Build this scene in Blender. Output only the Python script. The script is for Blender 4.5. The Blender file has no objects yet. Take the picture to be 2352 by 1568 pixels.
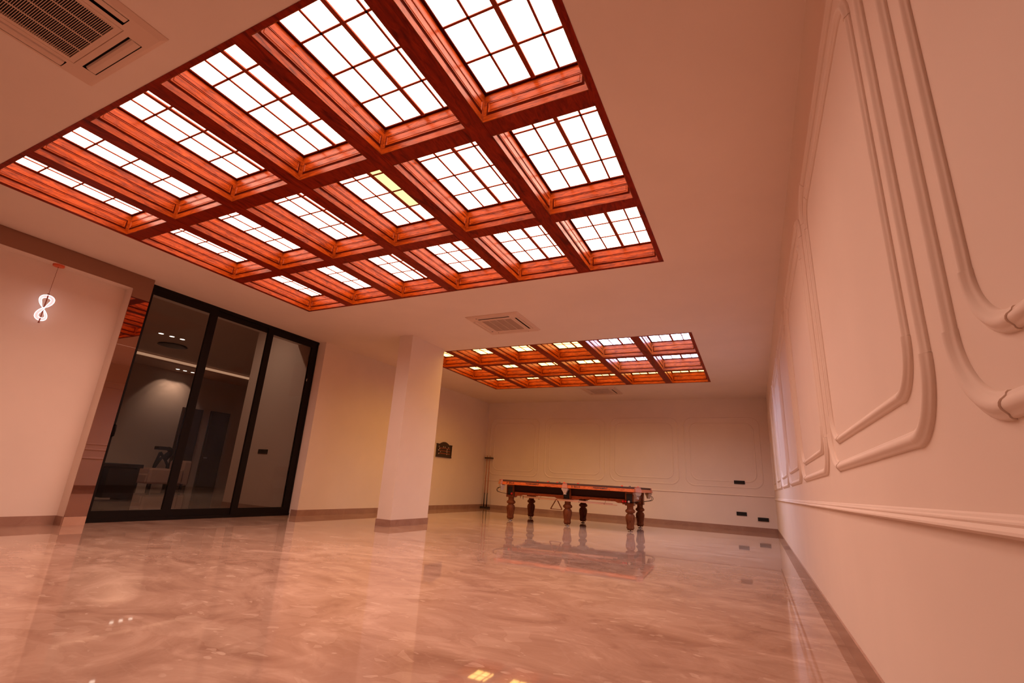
import bpy, math, random
from mathutils import Vector, Matrix
random.seed(7)
PI = math.pi
SC = bpy.context.scene
COL = SC.collection

# ------------------------------------------------------------------ camera
CAM_R = [[0.8977042502, 0.4367919337, 0.0577917104],
         [-0.0739360033, 0.2786469422, -0.9575433881],
         [-0.4343507079, 0.8553178927, 0.2824372022]]      # rows: right, down, forward
cam_data = bpy.data.cameras.new('camera')
cam_data.sensor_width = 36.0
cam_data.lens = 1096.0457 / 2352 * 36
cam_data.clip_start = 0.02
cam = bpy.data.objects.new('camera', cam_data)
COL.objects.link(cam)
r_, d_, f_ = [Vector(v).normalized() for v in CAM_R]
m = Matrix((( r_.x, -d_.x, -f_.x, 0), (r_.y, -d_.y, -f_.y, 0), (r_.z, -d_.z, -f_.z, 0.84), (0, 0, 0, 1)))
cam.matrix_world = m
SC.camera = cam

# ------------------------------------------------------------------ world, exposure, light strengths
SC.view_settings.view_transform = 'Standard'
SC.view_settings.look = 'None'
SC.view_settings.gamma = 1.0
SC.view_settings.exposure = 0.0
SC.view_settings.use_curve_mapping = False
world = bpy.data.worlds.new('world')
SC.world = world
world.use_nodes = True
world.node_tree.nodes['Background'].inputs[0].default_value = (0.02, 0.012, 0.009, 1)
world.node_tree.nodes['Background'].inputs[1].default_value = 0.3
E_NEAR = (8.7, 5.45, 4.2)        # light panels of the near coffered ceiling
E_PALE = (1.5, 1.2, 0.5)       # its yellowed panes
E_FAR = (6.6, 3.6, 0.95)        # far coffered ceiling, warm panels
E_COOL = (8.6, 9.6, 14.0)        # far coffered ceiling, four cool panels

# ------------------------------------------------------------------ dimensions (metres, camera stands at x = 0, y = 0)
H = 3.401
XR = 0.44          # right wall
YF = 14.32         # far wall
YB = -2.6          # wall behind
XM = -7.75         # left wall plane
XL2 = -8.0         # left wall beyond the column
XD = -7.95         # sliding door plane

# ------------------------------------------------------------------ materials
def mat(name, base=(0.8, 0.8, 0.8), rough=0.5, metal=0.0, spec=0.5, emis=None, estr=1.0):
    m = bpy.data.materials.new(name); m.use_nodes = True
    b = m.node_tree.nodes['Principled BSDF']
    b.inputs['Base Color'].default_value = (*base, 1)
    b.inputs['Roughness'].default_value = rough
    b.inputs['Metallic'].default_value = metal
    b.inputs['Specular IOR Level'].default_value = spec
    if emis:
        b.inputs['Emission Color'].default_value = (*emis, 1)
        b.inputs['Emission Strength'].default_value = estr
    return m

class NT:
    def __init__(s, m):
        s.t = m.node_tree; s.n = s.t.nodes; s.b = s.n['Principled BSDF']
    def add(s, typ, **kw):
        nd = s.n.new(typ)
        for k, v in kw.items(): setattr(nd, k, v)
        return nd
    def link(s, a, b): s.t.links.new(a, b)
    def pos(s, scale=(1, 1, 1), rot=(0, 0, 0)):
        g = s.add('ShaderNodeNewGeometry'); mp = s.add('ShaderNodeMapping')
        mp.inputs['Scale'].default_value = scale; mp.inputs['Rotation'].default_value = rot
        s.link(g.outputs['Position'], mp.inputs['Vector']); return mp.outputs['Vector']
    def noise(s, vec, scale, detail=4, rough=0.55, dist=0.0):
        n = s.add('ShaderNodeTexNoise'); n.inputs['Scale'].default_value = scale
        n.inputs['Detail'].default_value = detail; n.inputs['Roughness'].default_value = rough
        n.inputs['Distortion'].default_value = dist
        s.link(vec, n.inputs['Vector']); return n.outputs['Fac']
    def ramp(s, fac, stops):
        r = s.add('ShaderNodeValToRGB'); e = r.color_ramp.elements
        while len(e) > 1: e.remove(e[-1])
        e[0].position = stops[0][0]; e[0].color = (*stops[0][1], 1)
        for p, c in stops[1:]:
            x = e.new(p); x.color = (*c, 1)
        s.link(fac, r.inputs['Fac']); return r.outputs['Color']
    def mix(s, fac, a, b, mode='MIX'):
        mx = s.add('ShaderNodeMix', data_type='RGBA', blend_type=mode)
        if isinstance(fac, float): mx.inputs[0].default_value = fac
        else: s.link(fac, mx.inputs[0])
        for i, v in ((6, a), (7, b)):
            if isinstance(v, tuple): mx.inputs[i].default_value = (*v, 1)
            else: s.link(v, mx.inputs[i])
        return mx.outputs[2]
    def bump(s, fac, strength, dist=0.01):
        b = s.add('ShaderNodeBump'); b.inputs['Strength'].default_value = strength
        b.inputs['Distance'].default_value = dist
        s.link(fac, b.inputs['Height']); s.link(b.outputs['Normal'], s.b.inputs['Normal'])

def plaster(name, base):
    m = mat(name, base, 0.7, spec=0.25); t = NT(m)
    n = t.noise(t.pos(), 1.3, 3)
    c = t.ramp(n, [(0.3, tuple(x * 0.97 for x in base)), (0.7, tuple(min(1, x * 1.02) for x in base))])
    t.link(c, t.b.inputs['Base Color'])
    t.bump(t.noise(t.pos(), 160, 2), 0.03, 0.002)
    return m

def wood(name, scale, dark, mid, light, rough=0.3, spec=0.12):
    m = mat(name, mid, rough, spec=spec); t = NT(m)
    v = t.pos(scale)
    n = t.noise(v, 4.0, 7, 0.68, 1.6)
    k = t.noise(t.pos(tuple(0.35 * x for x in scale)), 3.2, 2, 0.5, 2.0)
    c = t.ramp(n, [(0.30, dark), (0.5, mid), (0.70, light)])
    kn = t.ramp(k, [(0.60, (1, 1, 1)), (0.68, (0.38, 0.25, 0.25)), (0.73, (0.9, 0.8, 0.8))])
    t.link(t.mix(0.8, c, kn, 'MULTIPLY'), t.b.inputs['Base Color'])
    t.bump(n, 0.12, 0.004)
    return m

M = {}
M['wall'] = plaster('wall_paint', (0.84, 0.71, 0.62))
M['ceil'] = plaster('ceiling_paint', (0.84, 0.71, 0.62))
M['trim'] = plaster('moulding_paint', (0.84, 0.71, 0.62))
WD = ((0.075, 0.007, 0.0006), (0.25, 0.036, 0.0022), (0.37, 0.064, 0.005))
M['woodx'] = wood('stained_pine_along_x', (1.2, 9, 9), *WD)
M['woody'] = wood('stained_pine_along_y', (9, 1.2, 9), *WD)
M['beam'] = wood('stained_pine_beam', (5, 1.0, 5), (0.13, 0.008, 0.0006), (0.24, 0.015, 0.001), (0.34, 0.026, 0.002), 0.4, 0.08)
M['groove'] = mat('dark_groove_brown', (0.06, 0.005, 0.001), 0.8, spec=0.03)  # darker brown for the panel surrounds and the lip under the panes
M['lattice'] = mat('lattice_bar', (0.26, 0.045, 0.016), 0.6, spec=0.1)

def emitter(name, rgb):
    m = bpy.data.materials.new(name); m.use_nodes = True
    n = m.node_tree.nodes; n.remove(n['Principled BSDF'])
    e = n.new('ShaderNodeEmission'); e.inputs[0].default_value = (*rgb, 1); e.inputs[1].default_value = 1.0
    m.node_tree.links.new(e.outputs[0], n['Material Output'].inputs['Surface'])
    return m
M['e_near'] = emitter('light_panel_white', E_NEAR)
M['e_pale'] = emitter('light_panel_yellowed', E_PALE)
M['e_far'] = emitter('light_panel_warm', E_FAR)
M['e_cool'] = emitter('light_panel_cool', E_COOL)

def marble_floor():
    m = mat('polished_marble', (0.6, 0.4, 0.3), 0.03, spec=0.5); t = NT(m)
    p = t.pos()
    big = t.noise(t.pos((0.8, 1.3, 1), (0, 0, 0.5)), 1.6, 6, 0.6, 1.5)
    c = t.ramp(big, [(0.3, (0.31, 0.175, 0.125)), (0.48, (0.41, 0.255, 0.19)), (0.55, (0.44, 0.28, 0.21)), (0.72, (0.57, 0.39, 0.305))])
    # pale pebbles and shards
    warp = t.add('ShaderNodeTexNoise'); warp.inputs['Scale'].default_value = 3.0; t.link(p, warp.inputs['Vector'])
    add = t.add('ShaderNodeMix', data_type='VECTOR'); add.inputs[0].default_value = 0.2
    t.link(p, add.inputs[4]); t.link(warp.outputs['Color'], add.inputs[5])
    for sc, th, col in ((7.0, 0.17, (0.66, 0.50, 0.40)), (3.0, 0.15, (0.56, 0.39, 0.31)), (13.0, 0.10, (0.70, 0.55, 0.45))):
        mp = t.add('ShaderNodeMapping'); mp.inputs['Rotation'].default_value = (0, 0, 0.6 * sc)
        mp.inputs['Scale'].default_value = (1, 2.1, 1); t.link(add.outputs[1], mp.inputs['Vector'])
        vo = t.add('ShaderNodeTexVoronoi'); vo.inputs['Scale'].default_value = sc
        t.link(mp.outputs['Vector'], vo.inputs['Vector'])
        mask = t.ramp(vo.outputs['Distance'], [(th, (1, 1, 1)), (th + 0.05, (0, 0, 0))])
        sel = t.noise(p, 1.7 + sc * 0.3, 2)
        selr = t.ramp(sel, [(0.53, (0, 0, 0)), (0.66, (0.6, 0.6, 0.6))])
        c = t.mix(t.mix(1.0, mask, selr, 'MULTIPLY'), c, col)
    # angular shards, a few cells a little lighter or darker
    for sc, lo, amt, col in ((5.5, 0.90, 0.26, (0.60, 0.43, 0.34)), (2.6, 0.90, 0.20, (0.56, 0.40, 0.31)), (9.0, 0.90, 0.18, (0.29, 0.165, 0.12)), (21.0, 0.97, 0.45, (0.66, 0.50, 0.40))):
        mp = t.add('ShaderNodeMapping'); mp.inputs['Rotation'].default_value = (0, 0, 1.3 * sc)
        mp.inputs['Scale'].default_value = (1, 1.9, 1); t.link(add.outputs[1], mp.inputs['Vector'])
        vo = t.add('ShaderNodeTexVoronoi'); vo.inputs['Scale'].default_value = sc
        t.link(mp.outputs['Vector'], vo.inputs['Vector'])
        sx = t.add('ShaderNodeSeparateColor'); t.link(vo.outputs['Color'], sx.inputs[0])
        c = t.mix(t.ramp(sx.outputs[0], [(lo, (0, 0, 0)), (lo + 0.03, (amt, amt, amt))]), c, col)
    # veins
    vn = t.noise(t.pos((1, 1.6, 1), (0, 0, -0.4)), 1.1, 5, 0.5, 2.5)
    vm = t.ramp(vn, [(0.485, (0, 0, 0)), (0.5, (0.10, 0.10, 0.10)), (0.52, (0, 0, 0))])
    c = t.mix(vm, c, (0.64, 0.48, 0.39))
    dk = t.noise(t.pos((1.2, 0.8, 1), (0, 0, 1.1)), 2.3, 4, 0.6, 1.0)
    dm = t.ramp(dk, [(0.6, (0, 0, 0)), (0.75, (0.45, 0.45, 0.45))])
    c = t.mix(dm, c, (0.26, 0.13, 0.09))
    t.link(c, t.b.inputs['Base Color'])
    t.bump(t.noise(p, 2.2, 2), 0.02, 0.01)
    return m
M['floor'] = marble_floor()
def stone(name, a, b):
    m = mat(name, a, 0.15); t = NT(m)
    n = t.noise(t.pos(), 4, 5, 0.6, 1.0)
    t.link(t.ramp(n, [(0.3, a), (0.7, b)]), t.b.inputs['Base Color']); return m
M['skirt'] = stone('brown_marble_skirting', (0.33, 0.18, 0.13), (0.42, 0.245, 0.18))
M['plinth'] = stone('pale_marble_plinth', (0.52, 0.30, 0.21), (0.6, 0.36, 0.26))
M['mirror'] = mat('bronze_mirror', (0.36, 0.21, 0.155), 0.015, 1.0)
M['black'] = mat('black_aluminium', (0.008, 0.005, 0.004), 0.45, spec=0.15)
M['blackplastic'] = mat('black_plastic', (0.01, 0.008, 0.007), 0.35)
M['metal'] = mat('brushed_steel', (0.62, 0.54, 0.48), 0.4, 0.6)
M['copper'] = mat('copper_anodised', (0.50, 0.19, 0.12), 0.45, 0.2, 0.3)
M['wire'] = mat('dark_wire', (0.05, 0.025, 0.02), 0.3, 0.8)
M['ac'] = plaster('ac_plastic', (0.74, 0.55, 0.44))
M['acdark'] = mat('ac_dark_inside', (0.012, 0.008, 0.006), 0.8)
M['acmesh'] = mat('ac_filter_mesh', (0.42, 0.27, 0.2), 0.8)
M['twood'] = wood('table_wood', (2.0, 9, 9), (0.22, 0.045, 0.014), (0.36, 0.085, 0.026), (0.46, 0.125, 0.04), 0.28)
M['tleg'] = wood('table_leg_wood', (9, 9, 2.0), (0.16, 0.046, 0.017), (0.21, 0.064, 0.024), (0.27, 0.086, 0.034), 0.25)
M['trail'] = wood('table_rail_wood', (2.0, 9, 9), (0.42, 0.075, 0.02), (0.56, 0.12, 0.034), (0.66, 0.17, 0.05), 0.25)
M['tdark'] = mat('table_dark_panel', (0.030, 0.007, 0.002), 0.5, spec=0.15)
M['cloth'] = mat('table_cloth', (0.10, 0.05, 0.035), 0.95, spec=0.1)
M['ink'] = mat('black_lettering', (0.012, 0.007, 0.005), 0.5)
M['ballred'] = mat('red_ball', (0.62, 0.008, 0.006), 0.08)
M['ballwhite'] = mat('white_ball', (0.85, 0.72, 0.6), 0.08)
M['ballblack'] = mat('dark_ball', (0.06, 0.03, 0.02), 0.08)
M['rest'] = mat('rest_shaft', (0.75, 0.40, 0.24), 0.35)
M['cueshaft'] = mat('cue_shaft', (0.5, 0.13, 0.05), 0.3)
M['cuebutt'] = mat('cue_butt', (0.02, 0.006, 0.004), 0.25)
M['darkwood'] = mat('dark_walnut', (0.035, 0.017, 0.01), 0.35)
M['redwood'] = mat('score_rail_wood', (0.26, 0.06, 0.02), 0.35)
M['slider'] = mat('score_slider', (0.85, 0.75, 0.62), 0.4)
M['lamp'] = mat('lamp_acrylic', (0.9, 0.8, 0.8), 0.3, emis=(1.0, 0.66, 0.68), estr=0.75)
M['lampedge'] = mat('lamp_lit_edge', (0.9, 0.8, 0.8), 0.3, emis=(1.0, 0.9, 0.92), estr=2.2)
M['lamprod'] = mat('lamp_rod', (0.30, 0.07, 0.03), 0.35)
M['lampcap'] = mat('lamp_canopy', (0.75, 0.12, 0.04), 0.4)
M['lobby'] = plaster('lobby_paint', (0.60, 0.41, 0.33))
M['lobbydoor'] = mat('lobby_door_veneer', (0.06, 0.028, 0.017), 0.5, spec=0.05)
M['sofa'] = mat('pale_upholstery', (0.40, 0.20, 0.14), 0.9)
M['darkdesk'] = mat('dark_desk', (0.025, 0.014, 0.010), 0.5, spec=0.15)
M['downlight'] = emitter('downlight_glow', (7, 6.5, 5.5))
M['cove'] = emitter('cove_strip', (0.62, 0.36, 0.22))
def glass_mat():
    m = bpy.data.materials.new('grey_glass'); m.use_nodes = True
    n = m.node_tree.nodes; n.remove(n['Principled BSDF']); L = m.node_tree.links
    tr = n.new('ShaderNodeBsdfTransparent'); tr.inputs[0].default_value = (0.80, 0.77, 0.75, 1)
    gl = n.new('ShaderNodeBsdfGlossy'); gl.inputs['Roughness'].default_value = 0.01
    gl.inputs['Color'].default_value = (1, 1, 1, 1)
    fr = n.new('ShaderNodeFresnel'); fr.inputs['IOR'].default_value = 1.22
    mx = n.new('ShaderNodeMixShader')
    L.new(fr.outputs[0], mx.inputs[0]); L.new(tr.outputs[0], mx.inputs[1]); L.new(gl.outputs[0], mx.inputs[2])
    L.new(mx.outputs[0], n['Material Output'].inputs['Surface']); return m
M['glass'] = glass_mat()

# ------------------------------------------------------------------ mesh builder
class MB:
    def __init__(s): s.v = []; s.f = []; s.mi = []; s.cur = 0; s.sm = []; s.smooth = False
    def face(s, idx): s.f.append(tuple(idx)); s.mi.append(s.cur); s.sm.append(s.smooth)
    def verts(s, pts):
        k = len(s.v); s.v.extend(tuple(p) for p in pts); return k
    def quad(s, a, b, c, d):
        k = s.verts((a, b, c, d)); s.face((k, k + 1, k + 2, k + 3)); return s
    def box(s, x0, x1, y0, y1, z0, z1):
        k = s.verts([(x, y, z) for z in (z0, z1) for y in (y0, y1) for x in (x0, x1)])
        for f in ((0, 2, 3, 1), (4, 5, 7, 6), (0, 1, 5, 4), (2, 6, 7, 3), (0, 4, 6, 2), (1, 3, 7, 5)):
            s.face([k + i for i in f])
        return s
    def bevbox(s, x0, x1, y0, y1, z0, z1, b):
        """box with all edges chamfered"""
        xs, ys, zs = (x0, x1), (y0, y1), (z0, z1); idx = {}
        sg = (1, -1)
        for i in (0, 1):
            for j in (0, 1):
                for l in (0, 1):
                    idx[i, j, l, 0] = s.verts([(xs[i], ys[j] + sg[j] * b, zs[l] + sg[l] * b)])
                    idx[i, j, l, 1] = s.verts([(xs[i] + sg[i] * b, ys[j], zs[l] + sg[l] * b)])
                    idx[i, j, l, 2] = s.verts([(xs[i] + sg[i] * b, ys[j] + sg[j] * b, zs[l])])
        for i in (0, 1):
            q = [idx[i, 0, 0, 0], idx[i, 1, 0, 0], idx[i, 1, 1, 0], idx[i, 0, 1, 0]]; s.face(q if i else q[::-1])
            q = [idx[0, i, 0, 1], idx[1, i, 0, 1], idx[1, i, 1, 1], idx[0, i, 1, 1]]; s.face(q[::-1] if i else q)
            q = [idx[0, 0, i, 2], idx[1, 0, i, 2], idx[1, 1, i, 2], idx[0, 1, i, 2]]; s.face(q if i else q[::-1])
        for i in (0, 1):
            for j in (0, 1):
                s.face([idx[i, j, 0, 0], idx[i, j, 0, 1], idx[i, j, 1, 1], idx[i, j, 1, 0]])
                s.face([idx[i, 0, j, 0], idx[i, 0, j, 2], idx[i, 1, j, 2], idx[i, 1, j, 0]])
                s.face([idx[0, i, j, 1], idx[0, i, j, 2], idx[1, i, j, 2], idx[1, i, j, 1]])
                for l in (0, 1):
                    s.face([idx[i, j, l, 0], idx[i, j, l, 1], idx[i, j, l, 2]])
        return s
    def tube(s, pts, r, n=8, caps=True):
        pts = [Vector(p) for p in pts]; rings = []; sm = s.smooth
        rad = r if isinstance(r, (list, tuple)) else [r] * len(pts)
        t0 = (pts[1] - pts[0]).normalized()
        up = Vector((0, 0, 1)) if abs(t0.z) < 0.9 else Vector((1, 0, 0))
        nx = t0.cross(up).normalized()
        for i, p in enumerate(pts):
            t = (pts[min(i + 1, len(pts) - 1)] - pts[max(i - 1, 0)]).normalized()
            nx = (nx - t * nx.dot(t)).normalized(); ny = t.cross(nx)
            rings.append(s.verts([p + (nx * math.cos(2 * PI * a / n) + ny * math.sin(2 * PI * a / n)) * rad[i] for a in range(n)]))
        s.smooth = True
        for a, b in zip(rings, rings[1:]):
            for k in range(n): s.face((a + k, a + (k + 1) % n, b + (k + 1) % n, b + k))
        s.smooth = sm
        if caps:
            s.face([rings[0] + k for k in range(n)][::-1]); s.face([rings[-1] + k for k in range(n)])
        return s
    def lathe(s, prof, n=24, c=(0, 0), flute=None):
        """prof: list of (radius, z); flute(z, ang) scales the radius"""
        rings = []; sm = s.smooth
        for r, z in prof:
            rings.append(s.verts([(c[0] + r * (flute(z, 2 * PI * k / n) if flute else 1) * math.cos(2 * PI * k / n),
                                   c[1] + r * (flute(z, 2 * PI * k / n) if flute else 1) * math.sin(2 * PI * k / n), z) for k in range(n)]))
        s.smooth = True
        for a, b in zip(rings, rings[1:]):
            for k in range(n): s.face((a + k, a + (k + 1) % n, b + (k + 1) % n, b + k))
        s.smooth = sm
        s.face([rings[0] + k for k in range(n)][::-1]); s.face([rings[-1] + k for k in range(n)])
        return s
    def sphere(s, c, r, n=20, m=12):
        sm = s.smooth; s.smooth = True
        top = s.verts([(c[0], c[1], c[2] + r)]); rings = []
        for i in range(1, m):
            a = PI * i / m
            rings.append(s.verts([(c[0] + r * math.sin(a) * math.cos(2 * PI * k / n), c[1] + r * math.sin(a) * math.sin(2 * PI * k / n), c[2] + r * math.cos(a)) for k in range(n)]))
        bot = s.verts([(c[0], c[1], c[2] - r)])
        for k in range(n):
            s.face((top, rings[0] + k, rings[0] + (k + 1) % n)); s.face((bot, rings[-1] + (k + 1) % n, rings[-1] + k))
        for a, b in zip(rings, rings[1:]):
            for k in range(n): s.face((a + k, b + k, b + (k + 1) % n, a + (k + 1) % n))
        s.smooth = sm; return s
    def prism(s, poly, fn, d0, d1):
        """poly: 2D points; fn(u, v, d) -> 3D; extruded from d0 to d1"""
        n = len(poly)
        a = s.verts([fn(u, v, d0) for u, v in poly]); b = s.verts([fn(u, v, d1) for u, v in poly])
        s.face([a + k for k in range(n)][::-1]); s.face([b + k for k in range(n)])
        for k in range(n): s.face((a + k, a + (k + 1) % n, b + (k + 1) % n, b + k))
        return s
    def mesh(s, name, mats):
        me = bpy.data.meshes.new(name); me.from_pydata(s.v, [], s.f)
        for x in (mats if isinstance(mats, (list, tuple)) else [mats]): me.materials.append(x)
        for p, i, sm in zip(me.polygons, s.mi, s.sm): p.material_index = i; p.use_smooth = sm
        import bmesh
        bm = bmesh.new(); bm.from_mesh(me); bmesh.ops.recalc_face_normals(bm, faces=bm.faces); bm.to_mesh(me); bm.free()
        me.update(); return me
    def build(s, name, mats, parent=None, loc=None):
        o = bpy.data.objects.new(name, s.mesh(name, mats)); COL.objects.link(o)
        if parent: o.parent = parent
        if loc: o.location = loc
        return o

def tag(o, label=None, cat=None, group=None, kind=None):
    if label: o['label'] = label
    if cat: o['category'] = cat
    if group: o['group'] = group
    if kind: o['kind'] = kind
    return o
def struct(o, label, cat): return tag(o, label, cat, kind='structure')
def thing(name, loc, label, cat, group=None, rz=0.0):
    o = bpy.data.objects.new(name, None); COL.objects.link(o)
    o.location = loc; o.rotation_euler = (0, 0, rz); o.empty_display_size = 0.1
    return tag(o, label, cat, group)
def children(o): return [c for c in bpy.data.objects if c.parent == o]
def copy_tree(o, parent=None, kids=None):
    c = o.copy(); COL.objects.link(c)
    c.parent = parent if parent else o.parent
    for ch in children(o): copy_tree(ch, c)
    return c

# ================================================================== ROOM SHELL
struct(MB().box(XL2 - 0.6, XR + 0.3, YB - 0.2, YF + 0.3, -0.2, 0).build('floor', M['floor']), 'polished pale orange marble floor with mottled shards', 'floor')

# ceiling with two coffer openings
CX0, CX1 = -6.544, -0.756
C1 = (1.259, 5.256); C2 = (8.043, 12.046)
mb = MB(); ZT = 3.75
for x0, x1, y0, y1 in ((XL2 - 0.6, CX0, YB - 0.2, YF + 0.3), (CX1, XR + 0.3, YB - 0.2, YF + 0.3),
                       (CX0, CX1, YB - 0.2, C1[0]), (CX0, CX1, C1[1], C2[0]), (CX0, CX1, C2[1], YF + 0.3)):
    mb.box(x0, x1, y0, y1, H, ZT)
struct(mb.build('ceiling', M['ceil']), 'plain plaster ceiling with two large coffered openings', 'ceiling')

struct(MB().box(XR, XR + 0.3, YB, YF, 0, H).build('wall_right', M['wall']), 'long salmon plaster wall with moulded panels on the right', 'wall')
struct(MB().box(XL2 - 0.3, XR + 0.3, YF, YF + 0.3, 0, H).build('wall_far', M['wall']), 'salmon plaster end wall behind the billiard table', 'wall')
struct(MB().box(XL2 - 0.6, XR + 0.3, YB - 0.2, YB, 0, H).build('wall_back', M['wall']), 'plaster wall behind the viewer', 'wall')
# left wall: niche, jamb, door opening, wall after the door, stepped-back part
Y_N1, Y_J, Y_D1, Y_S = 3.255, 3.49, 6.79, 9.4
XN = -7.95
mb = MB()
mb.box(XN - 0.3, XN, YB, Y_N1, 0, 3.185)                 # niche back
mb.box(XN - 0.3, XM - 0.012, YB, Y_N1, 3.185, H)         # head above niche
mb.box(XN - 0.3, XM - 0.012, Y_N1, Y_J, 0, H)            # pier between niche and door
mb.box(XN - 0.25, XM, Y_D1, Y_S, 0, H)                   # after the door
mb.box(XL2 - 0.25, XL2, Y_S, YF, 0, H)                   # beyond the column
struct(mb.build('wall_left', M['wall']), 'left plaster wall with niche, glass doorway and score board', 'wall')

# bronze mirror casing round the niche
mb = MB()
mb.box(XM - 0.012, XM, YB + 0.02, Y_J, 3.18, H - 0.002)
mb.box(XM - 0.012, XM, Y_N1, Y_J, 0.103, 3.18)
o = mb.build('trim_1', M['mirror']); struct(o, 'bronze mirror casing framing the lit niche beside the glass door', 'mirror trim')
o = MB().box(XM - 0.012, XM + 0.002, Y_N1, Y_J, 0, 0.103).build('plinth', M['plinth'], o)
o['label'] = 'pale stone plinth block'
MB().box(XM - 0.002, XM + 0.0015, Y_N1, Y_J, 2.352, 2.355).build('seam', M['metal'], o.parent)

# free-standing column
CXa, CXb, CYa, CYb = -5.895, -5.59, 6.87, 7.93
o = MB().box(CXa, CXb, CYa, CYb, 0, H).build('wall_column', M['wall']); struct(o, 'square plaster column standing free in front of the left wall', 'column')

# baseboards
BH, BT = 0.108, 0.012
def skirting(name, boxes, label):
    mb = MB()
    for b in boxes: mb.box(*b, 0.0, BH)
    return struct(mb.build(name, M['skirt']), label, 'baseboard')
skirting('baseboard_right', [(XR - BT, XR, YB, YF)], 'brown marble skirting along the panelled right wall')
skirting('baseboard_far', [(XL2, XR - BT, YF - BT, YF)], 'brown marble skirting along the end wall')
skirting('baseboard_left', [(XN, XN + BT, YB, Y_N1 - BT), (XN, XM - 0.012, Y_N1 - BT, Y_N1), (XM, XM + BT, Y_D1, Y_S),
                            (XD + 0.04, XM + BT, Y_D1 - BT, Y_D1), (XL2, XL2 + BT, Y_S, YF - BT)], 'brown marble skirting along the left wall')
skirting('baseboard_column', [(CXa - BT, CXb + BT, CYa - BT, CYa), (CXa - BT, CXb + BT, CYb, CYb + BT),
                              (CXa - BT, CXa, CYa, CYb), (CXb, CXb + BT, CYa, CYb)], 'brown marble skirting round the column foot')

# ------------------------------------------------------------------ wall panel mouldings
def prof_band(w, p):
    return [(-w / 2, 0), (-w * 0.49, p * 0.3), (-w * 0.42, p * 0.45), (-w * 0.34, p * 0.5), (-w * 0.26, p * 0.68), (-w * 0.16, p * 0.9), (-w * 0.04, p), (w * 0.08, p * 0.97),
            (w * 0.18, p * 0.85), (w * 0.27, p * 0.62), (w * 0.34, p * 0.46), (w * 0.42, p * 0.42), (w * 0.49, p * 0.28), (w / 2, 0)]
def sweep(mb, path, prof, fn):
    """path: 2D points in the wall plane (u, v); prof: (offset along the left normal, height); fn(u, v, h) -> 3D"""
    n = len(path); rings = []
    for i in range(n):
        a = Vector(path[max(i - 1, 0)]); b = Vector(path[min(i + 1, n - 1)]); t = (b - a).normalized(); nn = Vector((-t.y, t.x))
        rings.append(mb.verts([fn(path[i][0] + nn.x * o, path[i][1] + nn.y * o, h) for o, h in prof]))
    k = len(prof)
    mb.smooth = True
    for a, b in zip(rings, rings[1:]):
        for j in range(k - 1): mb.face((a + j, a + j + 1, b + j + 1, b + j))
    mb.smooth = False
    for q in (rings[0], rings[-1]):
        c0 = mb.verts([mb.v[q + j] for j in range(k)]); mb.face([c0 + j for j in range(k)])
def panel_frame(mb, u0, u1, v0, v1, rad, w, p, fn, rev=False):
    P = prof_band(w, p); PC = prof_band(w * 1.12, p * 1.2)
    for a, b in (((u0 + rad, v0), (u1 - rad, v0)), ((u1, v0 + rad), (u1, v1 - rad)), ((u1 - rad, v1), (u0 + rad, v1)), ((u0, v1 - rad), (u0, v0 + rad))):
        sweep(mb, [a, b], P, fn)
    for cx, cy, a0 in ((u1 - rad, v0 + rad, -PI / 2), (u1 - rad, v1 - rad, 0), (u0 + rad, v1 - rad, PI / 2), (u0 + rad, v0 + rad, PI)):
        sweep(mb, [(cx + rad * math.cos(a0 + PI / 2 * i / 12), cy + rad * math.sin(a0 + PI / 2 * i / 12)) for i in range(13)], PC, fn)
fnR = lambda u, v, h: (XR - h, u, v)
fnF = lambda u, v, h: (u, YF - h, v)
tn = 2
names_r = ['nearest panel moulding on the right wall, cut by the photo edge', 'second panel moulding from the viewer on the right wall', 'third panel moulding from the viewer on the right wall',
           'fourth panel moulding from the viewer on the right wall', 'fifth panel moulding from the viewer on the right wall', 'sixth panel moulding from the viewer on the right wall',
           'farthest panel moulding on the right wall, next to the corner']
for i in range(7):
    u0 = 1.575 + (i - 1) * 2.09; u1 = u0 + 1.9
    mb = MB()
    panel_frame(mb, u0, u1, 1.03, 2.86, 0.2, 0.05, 0.02, fnR)
    panel_frame(mb, u0 + 0.14, u1 - 0.14, 1.17, 2.70, 0.15, 0.04, 0.017, fnR)
    struct(mb.build('trim_%d' % tn, M['trim']), names_r[i], 'wall moulding'); tn += 1
for (u0, u1), nm in zip(((-7.85, -6.09), (-5.87, -3.946), (-3.78, -1.854), (-1.672, 0.2)), ('leftmost panel moulding on the end wall', 'second panel moulding from the left on the end wall', 'third panel moulding from the left on the end wall', 'rightmost panel moulding on the end wall, around a wall plate')):
    mb = MB()
    panel_frame(mb, u0, u1, 1.055, 2.86, 0.22, 0.04, 0.010, fnF)
    panel_frame(mb, u0 + 0.14, u1 - 0.14, 1.2, 2.715, 0.2, 0.034, 0.009, fnF)
    struct(mb.build('trim_%d' % tn, M['trim']), nm, 'wall moulding'); tn += 1
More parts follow.
